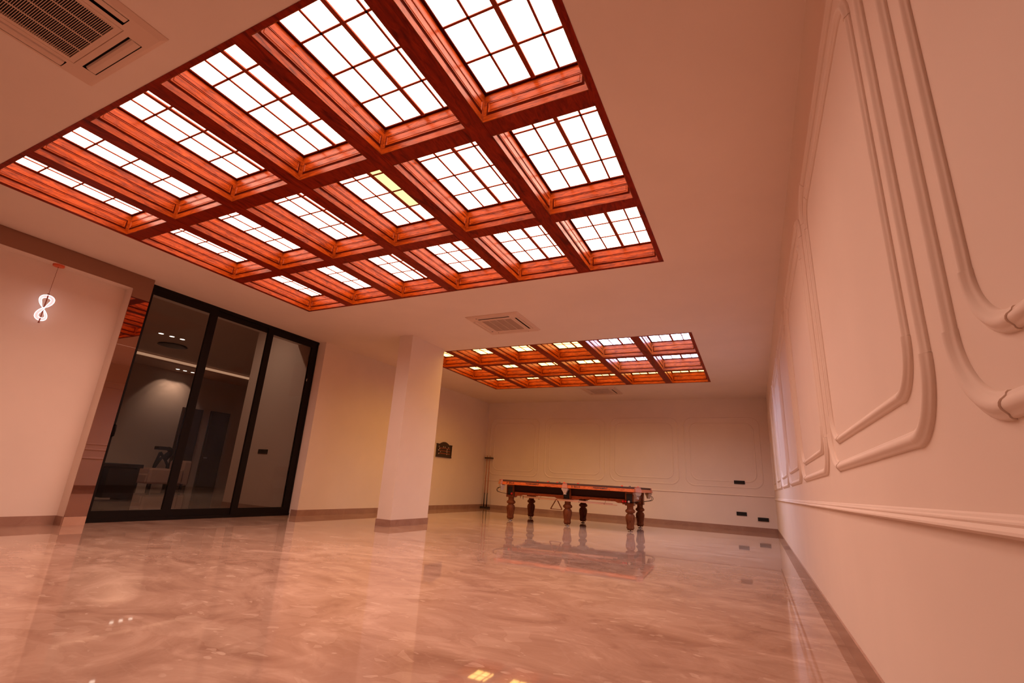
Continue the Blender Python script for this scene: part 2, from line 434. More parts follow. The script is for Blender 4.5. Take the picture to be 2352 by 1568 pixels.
# chair rail
RP = [(0, 0), (0.002, 0.015), (0.008, 0.021), (0.014, 0.020), (0.019, 0.013), (0.023, 0.010), (0.028, 0.012), (0.032, 0.011), (0.036, 0.006), (0.042, 0.004), (0.047, 0)]
RZ = 0.79
mb = MB(); mb.smooth = False
k = len(RP)
a = mb.verts([(XR - h, YB, RZ + v) for v, h in RP]); b = mb.verts([(XR - h, YF, RZ + v) for v, h in RP])
for j in range(k - 1): mb.face((a + j, a + j + 1, b + j + 1, b + j))
struct(mb.build('trim_%d' % tn, M['trim']), 'stepped chair rail moulding along the right wall', 'chair rail'); tn += 1
mb = MB()
a = mb.verts([(XL2, YF - h, RZ + 0.055 + v * 0.8) for v, h in RP]); b = mb.verts([(XR - 0.022, YF - h, RZ + 0.055 + v * 0.8) for v, h in RP])
for j in range(k - 1): mb.face((a + j, a + j + 1, b + j + 1, b + j))
struct(mb.build('trim_%d' % tn, M['trim']), 'chair rail moulding along the end wall behind the table', 'chair rail'); tn += 1

# ================================================================== COFFERED CEILING LIGHTS
NX, NY, BW = 6, 3, 0.143
def coffered(name, y0, y1, label, emis_of, pale_cell=None):
    fx, fy = 0.045, 0.032
    ix0, ix1, iy0, iy1 = CX0 + fx, CX1 - fx, y0 + fy, y1 - fy
    cw = (ix1 - ix0 - (NX - 1) * BW) / NX; ch = (iy1 - iy0 - (NY - 1) * BW) / NY
    zb = H - 0.004; zp = 3.655
    root = thing(name, (0, 0, H), label, 'ceiling light')
    Z = -H
    mb = MB()
    for b in ((CX0, ix0, y0, y1), (ix1, CX1, y0, y1), (ix0, ix1, y0, iy0), (ix0, ix1, iy1, y1)):
        mb.box(*b, zb + Z, zp + Z)
    mb.build('frame', M['beam'], root)
    for i in range(1, NX):
        x = ix0 + i * (cw + BW) - BW
        MB().box(x, x + BW, iy0, iy1, zb + 0.001 + Z, zp + Z).build('beam', M['beam'], root)
    for j in range(1, NY):
        y = iy0 + j * (ch + BW) - BW
        o = MB().box(ix0, ix1, y, y + BW, zb + 0.004 + Z, zp - 0.002 + Z).build('cross_beam', M['beam'], root)
    # one cell, built at its centre
    hx, hy = cw / 2, ch / 2; d = zp - zb; t = 0.008
    def boards():
        mb = MB()
        for s in (-1, 1):
            mb.cur = 0
            a, b = sorted((s * hy, s * (hy - t))); mb.box(-hx, hx, a, b, 0.003, d)
            mb.cur = 1
            a, b = sorted((s * hx, s * (hx - t))); mb.box(a, b, -hy + t, hy - t, 0.003, d)
            # dark groove rebate behind each raised panel
            mb.cur = 2
            a, b = sorted((s * (hy - t), s * (hy - t - 0.002)))
            mb.box(-hx + 0.035, hx - 0.035, a, b, 0.058, 0.172)
            a, b = sorted((s * (hx - t), s * (hx - t - 0.002)))
            mb.box(a, b, -hy + 0.035, hy - 0.035, 0.058, 0.172)
        # dark lip under the light panel
        for b in ((-hx + t, hx - t, -hy + t, -hy + 0.028), (-hx + t, hx - t, hy - 0.028, hy - t), (-hx + t, -hx + 0.028, -hy + 0.028, hy - 0.028), (hx - 0.028, hx - t, -hy + 0.028, hy - 0.028)):
            mb.box(*b, d - 0.012, d)
        return mb.mesh('coffer', [M['woodx'], M['woody'], M['groove']])
    def raised(half, axis, sgn):
        """raised and chamfered field, on the wall facing along axis"""
        mb = MB(); L = half - 0.047; base = (hy if axis == 'y' else hx) - t - 0.002
        def fn(u, v, h):
            w = sgn * (base - h)
            return (u, w, v) if axis == 'y' else (w, u, v)
        out = [(-L, 0.070), (L, 0.070), (L, 0.160), (-L, 0.160)]
        def ring(inset, h):
            return mb.verts([fn(u - math.copysign(inset, u), v + (inset if v < 0.115 else -inset), h) for u, v in out])
        rs = [ring(0, 0), ring(0.002, 0.007), ring(0.006, 0.008), ring(0.009, 0.003), ring(0.017, 0.003), ring(0.022, 0.006)]
        for a, b in zip(rs, rs[1:]):
            for j in range(4): mb.face((a + j, a + (j + 1) % 4, b + (j + 1) % 4, b + j))
        mb.face([rs[-1] + j for j in range(4)])
        return mb.mesh('raised_panel', M['woodx'] if axis == 'y' else M['woody'])
    px, py = hx - 0.020, hy - 0.020
    xs = [-px, -px / 2, 0, px / 2, px]; ys = [-py + 2 * py * i / 4 for i in range(5)]
    def lattice():
        mb = MB()
        for x, w in ((-px / 2, 0.016), (0, 0.034), (px / 2, 0.016)):
            mb.box(x - w / 2, x + w / 2, -py, py, d - (0.013 if w > 0.02 else 0.009), d - 0.001)
        for y in ys[1:-1]: mb.box(-px, px, y - 0.0080, y + 0.0080, d - 0.009, d - 0.002)
        return mb.mesh('lattice', M['lattice'])
    def panes(m0, special=()):
        mb = MB()
        for i in range(4):
            for j in range(4):
                mb.cur = 1 if (i, j) in special else 0
                mb.quad((xs[i], ys[j], d), (xs[i + 1], ys[j], d), (xs[i + 1], ys[j + 1], d), (xs[i], ys[j + 1], d))
        k = mb.verts([(-px, -py, d + 0.02), (px, -py, d + 0.02), (px, py, d + 0.02), (-px, py, d + 0.02)])
        mb.cur = 0; mb.face((k, k + 1, k + 2, k + 3))
        return mb.mesh('light_panel', [m0, M['e_pale']])
    me_b, me_l = boards(), lattice()
    me_r = [raised(hx, 'y', 1), raised(hx, 'y', -1), raised(hy, 'x', 1), raised(hy, 'x', -1)]
    pane_cache = {}
    def child(nm, me, par, loc=None):
        o = bpy.data.objects.new(nm, me); COL.objects.link(o); o.parent = par
        if loc: o.location = loc
        return o
    for j in range(NY):
        for i in range(NX):
            cx = ix0 + hx + i * (cw + BW); cy = iy0 + hy + j * (ch + BW)
            c = child('coffer', me_b, root, (cx, cy, zb - H))
            for r in me_r: child('raised_panel', r, c)
            child('lattice', me_l, c)
            key = emis_of(i, j)
            sp = ((2, 1), (2, 2), (2, 0)) if pale_cell == (i, j) else ()
            if (key, sp) not in pane_cache: pane_cache[key, sp] = panes(M[key], sp)
            lp = child('light_panel', pane_cache[key, sp], c)
            if key == 'e_cool': lp['label'] = 'cool white light panel'
    return root
coffered('coffered_ceiling_light', C1[0], C1[1], 'large near coffered ceiling of red stained wood with glowing white panes', lambda i, j: 'e_near', (3, 1))
coffered('coffered_ceiling_light', C2[0], C2[1], 'far coffered ceiling of red wood with pale yellow panes above the billiard table', lambda i, j: 'e_cool' if i >= 4 and j <= 1 else 'e_far')

# ================================================================== CEILING AIR CONDITIONERS
def cassette(cx, cy, label):
    S2 = 0.475; zf = -0.030
    root = thing('air_conditioner', (cx, cy, H), label, 'air conditioner', 'ceiling cassette air conditioners')
    # frame plate with slots: outer ring, inner ring, four slots between
    mb = MB(); g = 0.275; sl0, sl1, L = 0.345, 0.425, 0.285
    e = S2 - 0.03
    def ring(a, za, b, zb_):
        k = mb.verts([(-a, -a, za), (a, -a, za), (a, a, za), (-a, a, za)]); q = mb.verts([(-b, -b, zb_), (b, -b, zb_), (b, b, zb_), (-b, b, zb_)])
        for j in range(4): mb.face((k + j, k + (j + 1) % 4, q + (j + 1) % 4, q + j))
    ring(S2, 0, S2, -0.006); ring(S2, -0.006, e, zf); ring(e, zf, sl1, zf)
    for sx, sy in ((0, -1), (0, 1), (-1, 0), (1, 0)):     # corner and slot bridge plates
        for s in (-1, 1):
            a, b = sorted((s * L, s * sl1))
            c, d = (sorted((sy * sl0, sy * sl1)) if sy else sorted((sx * sl0, sx * sl1)))
            if sy: mb.quad((a, c, zf), (b, c, zf), (b, d, zf), (a, d, zf))
            else: 
                a2, b2 = sorted((s * L, s * sl0))
                mb.quad((c, a2, zf), (d, a2, zf), (d, b2, zf), (c, b2, zf))
    ring(sl0, zf, g + 0.035, zf - 0.0005); ring(g + 0.035, zf - 0.0005, g + 0.033, zf + 0.006); ring(g + 0.033, zf + 0.006, g + 0.030, zf - 0.001); ring(g + 0.030, zf - 0.001, g, zf)
    ring(g, zf, g, zf + 0.02)
    mb.build('frame', M['ac'], root)
    mb = MB()
    mb.quad((-g, -g, -0.008), (g, -g, -0.008), (g, g, -0.008), (-g, g, -0.008))
    mb.box(-e, e, -e, e, -0.006, -0.002)
    mb.build('filter', M['acdark'], root)
    mb = MB(); n = 52
    for i in range(n + 1):
        y = -g + 2 * g * i / n; mb.box(-g, g, y - 0.0014, y + 0.0014, zf - 0.001, zf + 0.002)
    for i in range(5):
        x = -g + 2 * g * i / 4; mb.box(x - 0.0035, x + 0.0035, -g, g, zf - 0.003, zf + 0.003)
    mb.build('grille', M['ac'], root)
    for sx, sy in ((0, -1), (0, 1), (-1, 0), (1, 0)):
        mb = MB()
        A, Bq = sl0 + 0.016, sl1 - 0.006
        def P(u, w, z): return (u, sy * w, z) if sy else (sx * w, u, z)
        LL = L - 0.006
        top = [(A, zf + 0.012), (A + 0.008, zf + 0.003), (A + 0.025, zf - 0.002), (Bq, zf - 0.001), (Bq, zf + 0.004), (A + 0.02, zf + 0.008), (A + 0.004, zf + 0.018)]
        mb.prism(top, lambda u, v, dd: P(dd, u, v), -LL, LL)
        mb.build('flap', M['ac'], root)
    MB().box(-0.30, -0.287, -e + 0.02, -e + 0.04, zf - 0.002, zf + 0.002).build('indicator', M['blackplastic'], root)
    return root
cassette(-3.60, 0.630, 'square ceiling cassette air conditioner at the upper left, cut by the photo edge')
cassette(-3.61, 6.755, 'square ceiling cassette air conditioner between the two coffered ceilings')
cassette(-3.60, 12.73, 'square ceiling cassette air conditioner beyond the far coffered ceiling')

# ================================================================== SLIDING GLASS DOOR
DT = 0.05
door = thing('door_1', (XD, 0, 0), 'black framed three panel sliding glass door in the left wall', 'door'); door['kind'] = 'structure'
mb = MB()
mb.box(-DT - 0.02, 0, Y_J, Y_D1, 3.345, H)               # head track
mb.box(-DT - 0.02, 0, Y_J, Y_D1, 0, 0.045)               # threshold track
mb.box(-DT - 0.02, 0, Y_D1 - 0.05, Y_D1 - BT, 0.045, 3.345)
mb.box(-DT - 0.02, 0, Y_J, Y_J + 0.03, 0.045, 3.345)
mb.build('frame', M['black'], door)
EDG = ((Y_J + 0.03, 4.625, 0.0), (4.50, 5.725, -0.022), (5.60, Y_D1 - 0.05, 0.0))
for n, (a, b, dx) in enumerate(EDG):
    x1, x0 = -0.004 + dx, -0.022 + dx
    st = 0.125 if n != 2 else 0.115
    l = 0.09 if n == 0 else st
    mb = MB()
    mb.box(x0, x1, a, a + l, 0.045, 3.345); mb.box(x0, x1, b - st, b, 0.045, 3.345)
    mb.box(x0, x1, a + l, b - st, 0.045, 0.15); mb.box(x0, x1, a + l, b - st, 3.252, 3.345)
    p = mb.build('sliding_panel', M['black'], door)
    MB().box(x0 + 0.006, x1 - 0.006, a + l, b - st, 0.15, 3.252).build('glass', M['glass'], p)
    if n == 0:
        MB().tube([(x1, a + 0.078, 1.13), (x1 + 0.035, a + 0.080, 1.14), (x1 + 0.042, a + 0.080, 1.21), (x1 + 0.035, a + 0.080, 1.28), (x1, a + 0.078, 1.29)], 0.011).build('handle', M['black'], p)
    if n == 2:
        MB().box(x1, x1 + 0.006, b - st + 0.004, b - st + 0.016, 2.55, 2.60).build('latch', M['metal'], p)

# ================================================================== LOBBY BEHIND THE GLASS
LXF, LZ = -18.6, 4.15
XG = XN - 0.3
struct(MB().box(LXF - 0.3, XL2 - 0.6, 2.0, 14.5, -0.2, 0).build('floor_lobby', M['floor']), 'marble floor of the dim lobby seen through the glass door', 'floor')
mb = MB(); mb.box(LXF - 0.3, XG, 2.0, 14.5, LZ, LZ + 0.2); mb.box(XG - 0.02, XD - 0.07, 2.0, Y_D1 + 0.3, H, LZ + 0.2)
mb.box(LXF, -17.2, 2.0, 14.5, 3.99, LZ)
struct(mb.build('ceiling_lobby', M['lobby']), 'lobby ceiling with dropped edge seen through the glass door', 'ceiling')
struct(MB().box(LXF - 0.3, LXF, 2.0, 14.5, 0, LZ).build('wall_lobby_end', M['lobby']), 'dim end wall of the lobby with two dark doors', 'wall')
mb = MB(); mb.box(LXF, XN - 0.3, 1.9, 2.0, 0, LZ); mb.box(LXF, XG, 14.5, 14.6, 0, LZ)
mb.box(-9.97, XD - 0.07, Y_D1, Y_D1 + 0.2, 0, LZ)
struct(mb.build('wall_lobby_side', M['lobby']), 'return wall seen through the right glass panel', 'wall')
skirting('baseboard_lobby', [(-9.97, XD - 0.07, Y_D1 - BT, Y_D1)], 'brown skirting of the return wall behind the glass')
struct(MB().box(-17.2, -17.188, 2.0, 14.5, 4.04, LZ - 0.03).build('trim_%d' % tn, M['cove']), 'glowing cove light strip along the lobby ceiling edge', 'cove light'); tn += 1
for n, (y0, y1, z) in enumerate(((10.35, 11.10, 2.78), (11.40, 12.18, 2.80))):
    mb = MB(); mb.box(0, 0.05, y0, y1, 0, z); mb.box(0.05, 0.07, y0 + 0.05, y1 - 0.05, 0.02, z - 0.05)
    d = mb.build('door_%d' % (n + 2), M['lobbydoor'], None, (LXF, 0, 0))
    struct(d, ('dark lobby door just right of the first glass mullion', 'dark lobby door farther right on the lobby end wall')[n], 'door')
    MB().tube([(0.07, y0 + 0.1, 1.05), (0.11, y0 + 0.1, 1.05), (0.11, y0 + 0.2, 1.05)], 0.008).build('handle', M['metal'], d)
def downlight(x, y, z, label, group):
    root = thing('downlight', (x, y, z), label, 'downlight', group)
    MB().lathe([(0.075, 0), (0.085, -0.006), (0.066, -0.008), (0.060, -0.004)], 20).build('bezel', M['lobby'], root)
    MB().lathe([(0.058, -0.006), (0.058, -0.0075)], 20).build('lens', M['downlight'], root)
wn = ('left', 'middle', 'right')
for i, y in enumerate((6.84, 7.12, 7.40)): downlight(-14.12, y, LZ, '%s downlight of the upper row of three seen through the left glass panel' % wn[i], 'downlights in the lobby ceiling')
for i, y in enumerate((9.55, 9.80, 10.07)): downlight(-18.02, y, 3.99, '%s downlight of the lower row of three, above the lit patch of lobby wall' % wn[i], 'downlights above the lobby wall')
def beam(x, y, z, e, size, blend, tilt):
    l = bpy.data.lights.new('downlight_beam', 'SPOT'); l.energy = e; l.color = (1, 0.84, 0.66); l.spot_size = size; l.spot_blend = blend; l.shadow_soft_size = 0.05
    lo = bpy.data.objects.new('downlight_beam', l); COL.objects.link(lo); lo.location = (x, y, z); lo.rotation_euler = (0, math.radians(tilt), 0)
for y in (9.55, 9.80, 10.07): beam(-18.02, y, 3.96, 22, 1.33, 0.25, 25)
for y in (6.84, 7.12, 7.40): beam(-14.12, y, LZ - 0.02, 95, 2.4, 0.6, 0)
for k, y in enumerate((4.4, 5.6)):  # two unseen downlights added to brighten the return wall behind the glass
    downlight(-9.1, y, LZ, ('first added downlight, unseen behind the door head, lighting the return wall', 'second added downlight, unseen behind the door head, lighting the return wall')[k], 'added unseen downlights by the door')
    beam(-9.1, y, LZ - 0.02, 80, 3.0, 1.0, 0)  # wide spot of the added downlight
mb = MB()
mb.lathe([(0.36, 0), (0.38, -0.02), (0.30, -0.03), (0.1, -0.03), (0.02, -0.035)], 32)
tag(mb.build('ceiling_grille', M['darkdesk'], None, (-15.2, 7.75, LZ)), 'round dark grille on the lobby ceiling behind the left glass panel', 'ceiling grille')
# light switch on the return wall
o = thing('light_switch', (-9.03, Y_D1, 1.15), 'dark rectangular switch plate seen through the right glass panel', 'light switch')
MB().bevbox(-0.145, 0.145, -0.010, 0, -0.045, 0.045, 0.003).build('plate', M['blackplastic'], o)
for i in range(3): MB().bevbox(-0.125 + i * 0.086, -0.047 + i * 0.086, -0.014, -0.010, -0.033, 0.033, 0.0015).build('rocker', M['blackplastic'], o)
# desk
o = thing('desk', (-12.5, 5.75, 0), 'dark low desk behind the left glass panel', 'desk')
MB().bevbox(-0.5, 0.35, -0.9, 0.52, 0.66, 0.74, 0.008).build('desk_top', M['darkdesk'], o)
for y0, y1 in ((-0.85, -0.80), (0.42, 0.48)): MB().box(-0.45, 0.3, y0, y1, 0, 0.66).build('side_panel', M['darkdesk'], o)
MB().box(-0.42, -0.38, -0.80, 0.42, 0.05, 0.66).build('back_panel', M['darkdesk'], o)
MB().box(-0.36, 0.3, -0.1, 0.42, 0.04, 0.64).build('drawer_unit', M['darkdesk'], o)
# armchairs
def armchair(loc, label):
    o = thing('armchair', loc, label, 'armchair')
    MB().bevbox(-0.36, 0.36, -0.60, 0.40, 0.16, 0.44, 0.04).build('seat', M['sofa'], o)
    MB().bevbox(-0.40, 0.40, 0.38, 0.68, 0.12, 0.90, 0.06).build('backrest', M['sofa'], o)
    for s in (-1, 1):
        MB().bevbox(s * 0.42 - 0.08, s * 0.42 + 0.08, -0.60, 0.40, 0.16, 0.62, 0.05).build('armrest', M['sofa'], o)
        for y in (-0.46, 0.46): MB().box(s * 0.38 - 0.03, s * 0.38 + 0.03, y - 0.03, y + 0.03, 0, 0.17).build('leg', M['darkdesk'], o)
armchair((-16.95, 9.30, 0), 'pale upholstered armchair behind the left glass panel and the first mullion')
# dark angular stand behind the armchair
o = thing('display_stand', (-17.75, 9.72, 0), 'dark angular stand with a flat top rising behind the pale armchair', 'stand')
MB().bevbox(-0.12, 0.12, -0.34, 0.05, 1.20, 1.31, 0.01).build('top_plate', M['darkdesk'], o)
MB().tube([(0, 0.02, 1.26), (0, 0.14, 1.22), (0, 0.16, 1.10), (0, 0.02, 0.88)], [0.07, 0.09, 0.08, 0.06]).build('arm', M['darkdesk'], o)
MB().tube([(0, -0.18, 1.12), (0, -0.26, 0.7), (0, -0.30, 0.0)], 0.045).build('leg', M['darkdesk'], o)
MB().tube([(0, -0.18, 1.12), (0, 0.02, 0.9), (0, 0.14, 0.72), (0, 0.2, 0.0)], 0.045).build('leg', M['darkdesk'], o)
MB().tube([(0, 0.10, 1.15), (0, -0.12, 0.92), (0, -0.27, 0.6)], 0.05).build('brace', M['darkdesk'], o)

# ================================================================== PENDANT LAMP IN THE NICHE
LX, LY = -7.85, 2.44
o = thing('pendant_lamp', (LX, LY, 3.185), 'glowing twisted ribbon pendant lamp hanging in the niche at the left', 'pendant lamp')
MB().lathe([(0.060, 0), (0.060, -0.004), (0.058, -0.022), (0.05, -0.026)], 28).build('canopy', M['lampcap'], o)
MB().tube([(0, 0, -0.026), (0, 0, -0.40)], 0.0022).build('cord', M['lamprod'], o)
MB().tube([(0, 0, -0.40), (0, 0, -0.415), (0, 0, -0.77), (0, 0, -0.785)], [0.016, 0.007, 0.007, 0.012]).build('rod', M['lamprod'], o)
N = 96; zc, ah = -0.585, 0.170
def rib(tt):
    a = 2 * PI * tt
    y = 0.052 * math.sin(2 * a); z = zc + (ah - 0.02) * math.cos(a); x = 0.03 * math.sin(a)
    c = Vector((x, y, z))
    # band direction turns along the loop: flat on the outside of each lobe, twisted at the crossing
    q = 1 if math.cos(a) >= 0 else -1
    rd = Vector((0, y, z - (zc + q * 0.085)))
    rd = rd.normalized() if rd.length > 1e-6 else Vector((0, 0, 1))
    w = Vector((0.45, 0, 0.0)) + rd * (q * abs(math.cos(a)) ** 0.5)
    w = w / max(w.length, 0.6)
    return c, w
mb = MB(); mb.smooth = True; rr = []
for i in range(N):
    c, w = rib(i / N); rr.append(mb.verts([c - w * 0.019, c + w * 0.019]))
for i in range(N):
    a, b = rr[i], rr[(i + 1) % N]; mb.face((a, a + 1, b + 1, b))
rb = mb.build('ribbon', M['lamp'], o)
md = rb.modifiers.new('thickness', 'SOLIDIFY'); md.thickness = 0.003
for s in (-1, 1):
    pts = [rib(i / N)[0] + rib(i / N)[1] * 0.0195 * s for i in range(N + 1)]
    MB().tube(pts, 0.0026, 6).build('edge_light', M['lampedge'], rb)

# ================================================================== BILLIARD TABLE
TC = (-3.775, 11.22); TR = math.radians(3.0)
tab = thing('billiard_table', (TC[0], TC[1], 0), 'wooden six legged billiard table with carved legs below the far coffered ceiling', 'billiard table', None, TR)
LXp = (-1.36, 0.0, 1.36); LYp = (-0.665, 0.665)
LX2, LY2 = 1.61, 0.93          # outer half size of the rails
ZRT = 0.893
# bed and cloth
MB().box(-1.42, 1.42, -0.74, 0.74, 0.785, 0.866).build('bed', M['cloth'], tab)
# rails: cross-section (outward distance from the outer edge, z); built per half side
def rail(a, b, axis, sgn):
    prof = [(0.0, 0.796), (0.020, 0.855), (0.028, 0.860), (0.13, 0.860), (0.13, 0.795), (0.02, 0.785), (0.0, 0.788)]
    R_ = LY2 if axis == 'x' else LX2
    def fn(u, v, dd):
        w = sgn * (R_ - u); return (dd, w, v) if axis == 'x' else (w, dd, v)
    mb = MB().prism(prof, fn, a, b); return mb, fn
def side_rail(a, b, axis, sgn):
    mb, fn = rail(a, b, axis, sgn)
    o = mb.build('rail', M['trail'], tab)
    cp = [(0.018, 0.852), (0.018, ZRT - 0.006), (0.035, ZRT), (0.15, ZRT), (0.185, ZRT - 0.006), (0.175, 0.860), (0.10, 0.858)]
    MB().prism(cp, fn, a, b).build('cushion', M['cloth'], o)
    return o, fn
def lettering(txt, size, xc, z, par, side=-1, bold=0.0012):
    cu = bpy.data.curves.new('lettering', 'FONT'); cu.body = txt; cu.size = size; cu.extrude = 0.0012; cu.offset = bold
    cu.align_x = 'CENTER'; cu.align_y = 'CENTER'
    tmp = bpy.data.objects.new('lettering_tmp', cu); COL.objects.link(tmp)
    dg = bpy.context.evaluated_depsgraph_get(); dg.update()
    me = bpy.data.meshes.new_from_object(tmp.evaluated_get(dg))
    bpy.data.objects.remove(tmp)
    me.materials.clear(); me.materials.append(M['ink'])
    o = bpy.data.objects.new('lettering', me); COL.objects.link(o); o.parent = par
    tilt = math.atan2(0.020, 0.059)
    u = 0.020 * (z - 0.796) / 0.059
    o.location = (xc, side * (LY2 - u + 0.0012), z)
    o.rotation_euler = (PI / 2 - tilt, 0, 0) if side < 0 else (PI / 2 - tilt, 0, PI)
    return o
for sgn in (-1, 1):
    for a, b in ((-1.49, -0.052), (0.052, 1.49)):
        o, fn = side_rail(a, b, 'x', sgn)
        if sgn < 0:
            lettering('21 BALLS', 0.050, a + 0.19, 0.826, o)
            lettering('TOURNAMENT', 0.046, a + 0.73, 0.826, o)
            k = []
            mk = MB()     # worn oval maker's mark, only a smudge in the photo
            for i in range(9):
                t0 = -0.12 + 0.03 * i
                mk.box(a + 1.18 + t0 * 0.5, a + 1.18 + t0 * 0.5 + 0.014, -LY2 + 0.0075, -LY2 + 0.010, 0.822 + 0.5 * t0 * t0, 0.826 + 0.5 * t0 * t0)
            mk.build('emblem', M['twood'], o)
for sgn in (-1, 1): side_rail(-0.81, 0.81, 'y', sgn)
# pocket castings with brackets and ball-return wires
def pocket(x, y, ang, corner):
    root = MB()
    w = 0.060 if corner else 0.046
    pr = [(-w, 0.868), (w, 0.868), (w + 0.008, 0.862), (w + 0.014, 0.79), (-w - 0.014, 0.79), (-w - 0.008, 0.862)]
    ca, sa = math.cos(ang), math.sin(ang)
    def fn(u, v, dd): return (x + ca * dd - sa * u, y + sa * dd + ca * u, v)
    def slope(u, v, dd): return fn(u, v, dd + (0.868 - v) * 0.3)
    root.prism(pr, slope, -0.10, -0.012)
    lip = [(-w, 0.868), (w, 0.868), (w, 0.896), (-w, 0.896)]
    root.prism(lip, fn, -0.14, -0.012)
    p = root.build('pocket', M['copper'], tab)
    if corner: p['label'] = 'copper corner pocket casting'
    else: p['label'] = 'copper middle pocket casting'
    mb = MB()     # funnel shaped bracket
    rings = []
    for hw, d0, d1, z in ((0.058, -0.10, -0.010, 0.79), (0.075, -0.11, -0.004, 0.768), (0.040, -0.10, -0.02, 0.71), (0.022, -0.09, -0.03, 0.668), (0.032, -0.09, -0.026, 0.655)):
        rings.append(mb.verts([fn(-hw, z, d0), fn(hw, z, d0), fn(hw, z, d1), fn(-hw, z, d1)]))
    for a, b in zip(rings, rings[1:]):
        for j in range(4): mb.face((a + j, a + (j + 1) % 4, b + (j + 1) % 4, b + j))
    mb.face([rings[0] + j for j in range(4)]); mb.face([rings[-1] + j for j in range(4)])
    mb.build('bracket', M['metal'], p)
    mb = MB()
    for s in (-1, 1):
        if corner:
            pts = [(s * 0.022, 0.715, -0.03), (s * 0.024, 0.712, 0.01), (s * 0.026, 0.69, 0.045), (s * 0.026, 0.655, 0.058), (s * 0.026, 0.622, 0.035), (s * 0.026, 0.605, -0.03), (s * 0.026, 0.590, -0.14), (s * 0.026, 0.575, -0.24)]
        else:
            pts = [(s * 0.022, 0.70, -0.05), (s * 0.024, 0.64, -0.04), (s * 0.026, 0.60, -0.07), (s * 0.026, 0.585, -0.16)]
        mb.tube([fn(u, z, dd) for u, z, dd in pts], 0.0055, 6)
    mb.build('return_wire', M['wire'], p)
for sx in (-1, 1):
    for sy in (-1, 1): pocket(sx * (LX2 - 0.035), sy * (LY2 - 0.035), math.atan2(sy, sx), True)
for sy in (-1, 1): pocket(0, sy * (LY2 + 0.012), sy * PI / 2, False)
# under-frame: dark sloping sides and shaped aprons
def fn_side(sgn): return lambda u, v, dd: (u, sgn * dd, v)
mb = MB()
prof = [(0.72, 0.785), (0.665, 0.60), (-0.665, 0.60), (-0.72, 0.785)]
mb.prism([(p[0], p[1]) for p in prof], lambda u, v, dd: (dd, u, v), -1.36, 1.36)
mb.build('under_frame', M['tdark'], tab)
def apron_poly(a, b):
    s = 0.14; h1, h2 = 0.552, 0.578
    return [(a, 0.632), (a, h1 - 0.02), (a + 0.05, h1 - 0.02), (a + 0.05, h1), (a + s, h1), (a + s + 0.06, h2), (b - s - 0.06, h2), (b - s, h1), (b - 0.05, h1), (b - 0.05, h1 - 0.02), (b, h1 - 0.02), (b, 0.632)]
for sgn in (-1, 1):
    for a, b in ((-1.255, -0.09), (0.09, 1.255)):
        MB().prism(apron_poly(a, b), fn_side(sgn), 0.68, 0.72).build('apron', M['twood'], tab)
    MB().prism(apron_poly(-0.575, 0.575), lambda u, v, dd: (sgn * dd, u, v), 1.36, 1.40).build('apron', M['twood'], tab)
    MB().box(sgn * 1.38 - 0.02, sgn * 1.38 + 0.02, -0.575, 0.575, 0.632, 0.785).build('end_board', M['twood'], tab)
# legs
def flute(z, a):
    if z > 0.34 or z < 0.05: return 1.0
    k = min(1, (0.34 - z) / 0.06) * min(1, (z - 0.05) / 0.02)
    return 1.0 - 0.13 * k * (0.5 + 0.5 * math.cos(12 * a)) ** 2
LP = [(0.066, 0.036), (0.066, 0.056), (0.078, 0.062), (0.082, 0.075), (0.076, 0.095), (0.075, 0.13), (0.082, 0.175), (0.093, 0.225), (0.099, 0.265), (0.097, 0.30),
      (0.082, 0.335), (0.060, 0.353), (0.064, 0.362), (0.092, 0.378), (0.103, 0.396), (0.103, 0.410), (0.092, 0.428), (0.072, 0.445), (0.066, 0.458), (0.066, 0.505), (0.074, 0.514)]
def leg(x, y):
    L = MB()
    L.lathe(LP, 96, (0, 0), flute)
    L.bevbox(-0.092, 0.092, -0.092, 0.092, 0.512, 0.56, 0.004)
    # block above with an open ball box on the outer face
    s = -1 if y < 0 else 1
    L.bevbox(-0.088, 0.088, -0.075, 0.075, 0.56, 0.785, 0.003)
    o = L.build('leg', M['tleg'], tab, (x, y, 0))
    f = MB()
    ya, yb = sorted((s * 0.075, s * 0.092))
    f.box(-0.088, -0.062, ya, yb, 0.56, 0.775); f.box(0.062, 0.088, ya, yb, 0.56, 0.775); f.box(-0.062, 0.062, ya, yb, 0.752, 0.775)
    ya, yb = sorted((s * 0.075, s * 0.135))
    f.box(-0.062, 0.062, ya, yb, 0.560, 0.566)
    f.build('ball_box', M['tleg'], o)
    ya, yb = sorted((s * 0.0752, s * 0.078))
    MB().box(-0.062, 0.062, ya, yb, 0.566, 0.752).build('ball_box_back', M['blackplastic'], o)
    MB().lathe([(0.050, 0), (0.052, 0.008), (0.045, 0.014), (0.013, 0.017), (0.013, 0.038)], 20).build('levelling_foot', M['metal'], o)
for x in LXp:
    for y in LYp: leg(x, y)
def tw(x, y, z):
    return (TC[0] + math.cos(TR) * x - math.sin(TR) * y, TC[1] + math.sin(TR) * x + math.cos(TR) * y, z)
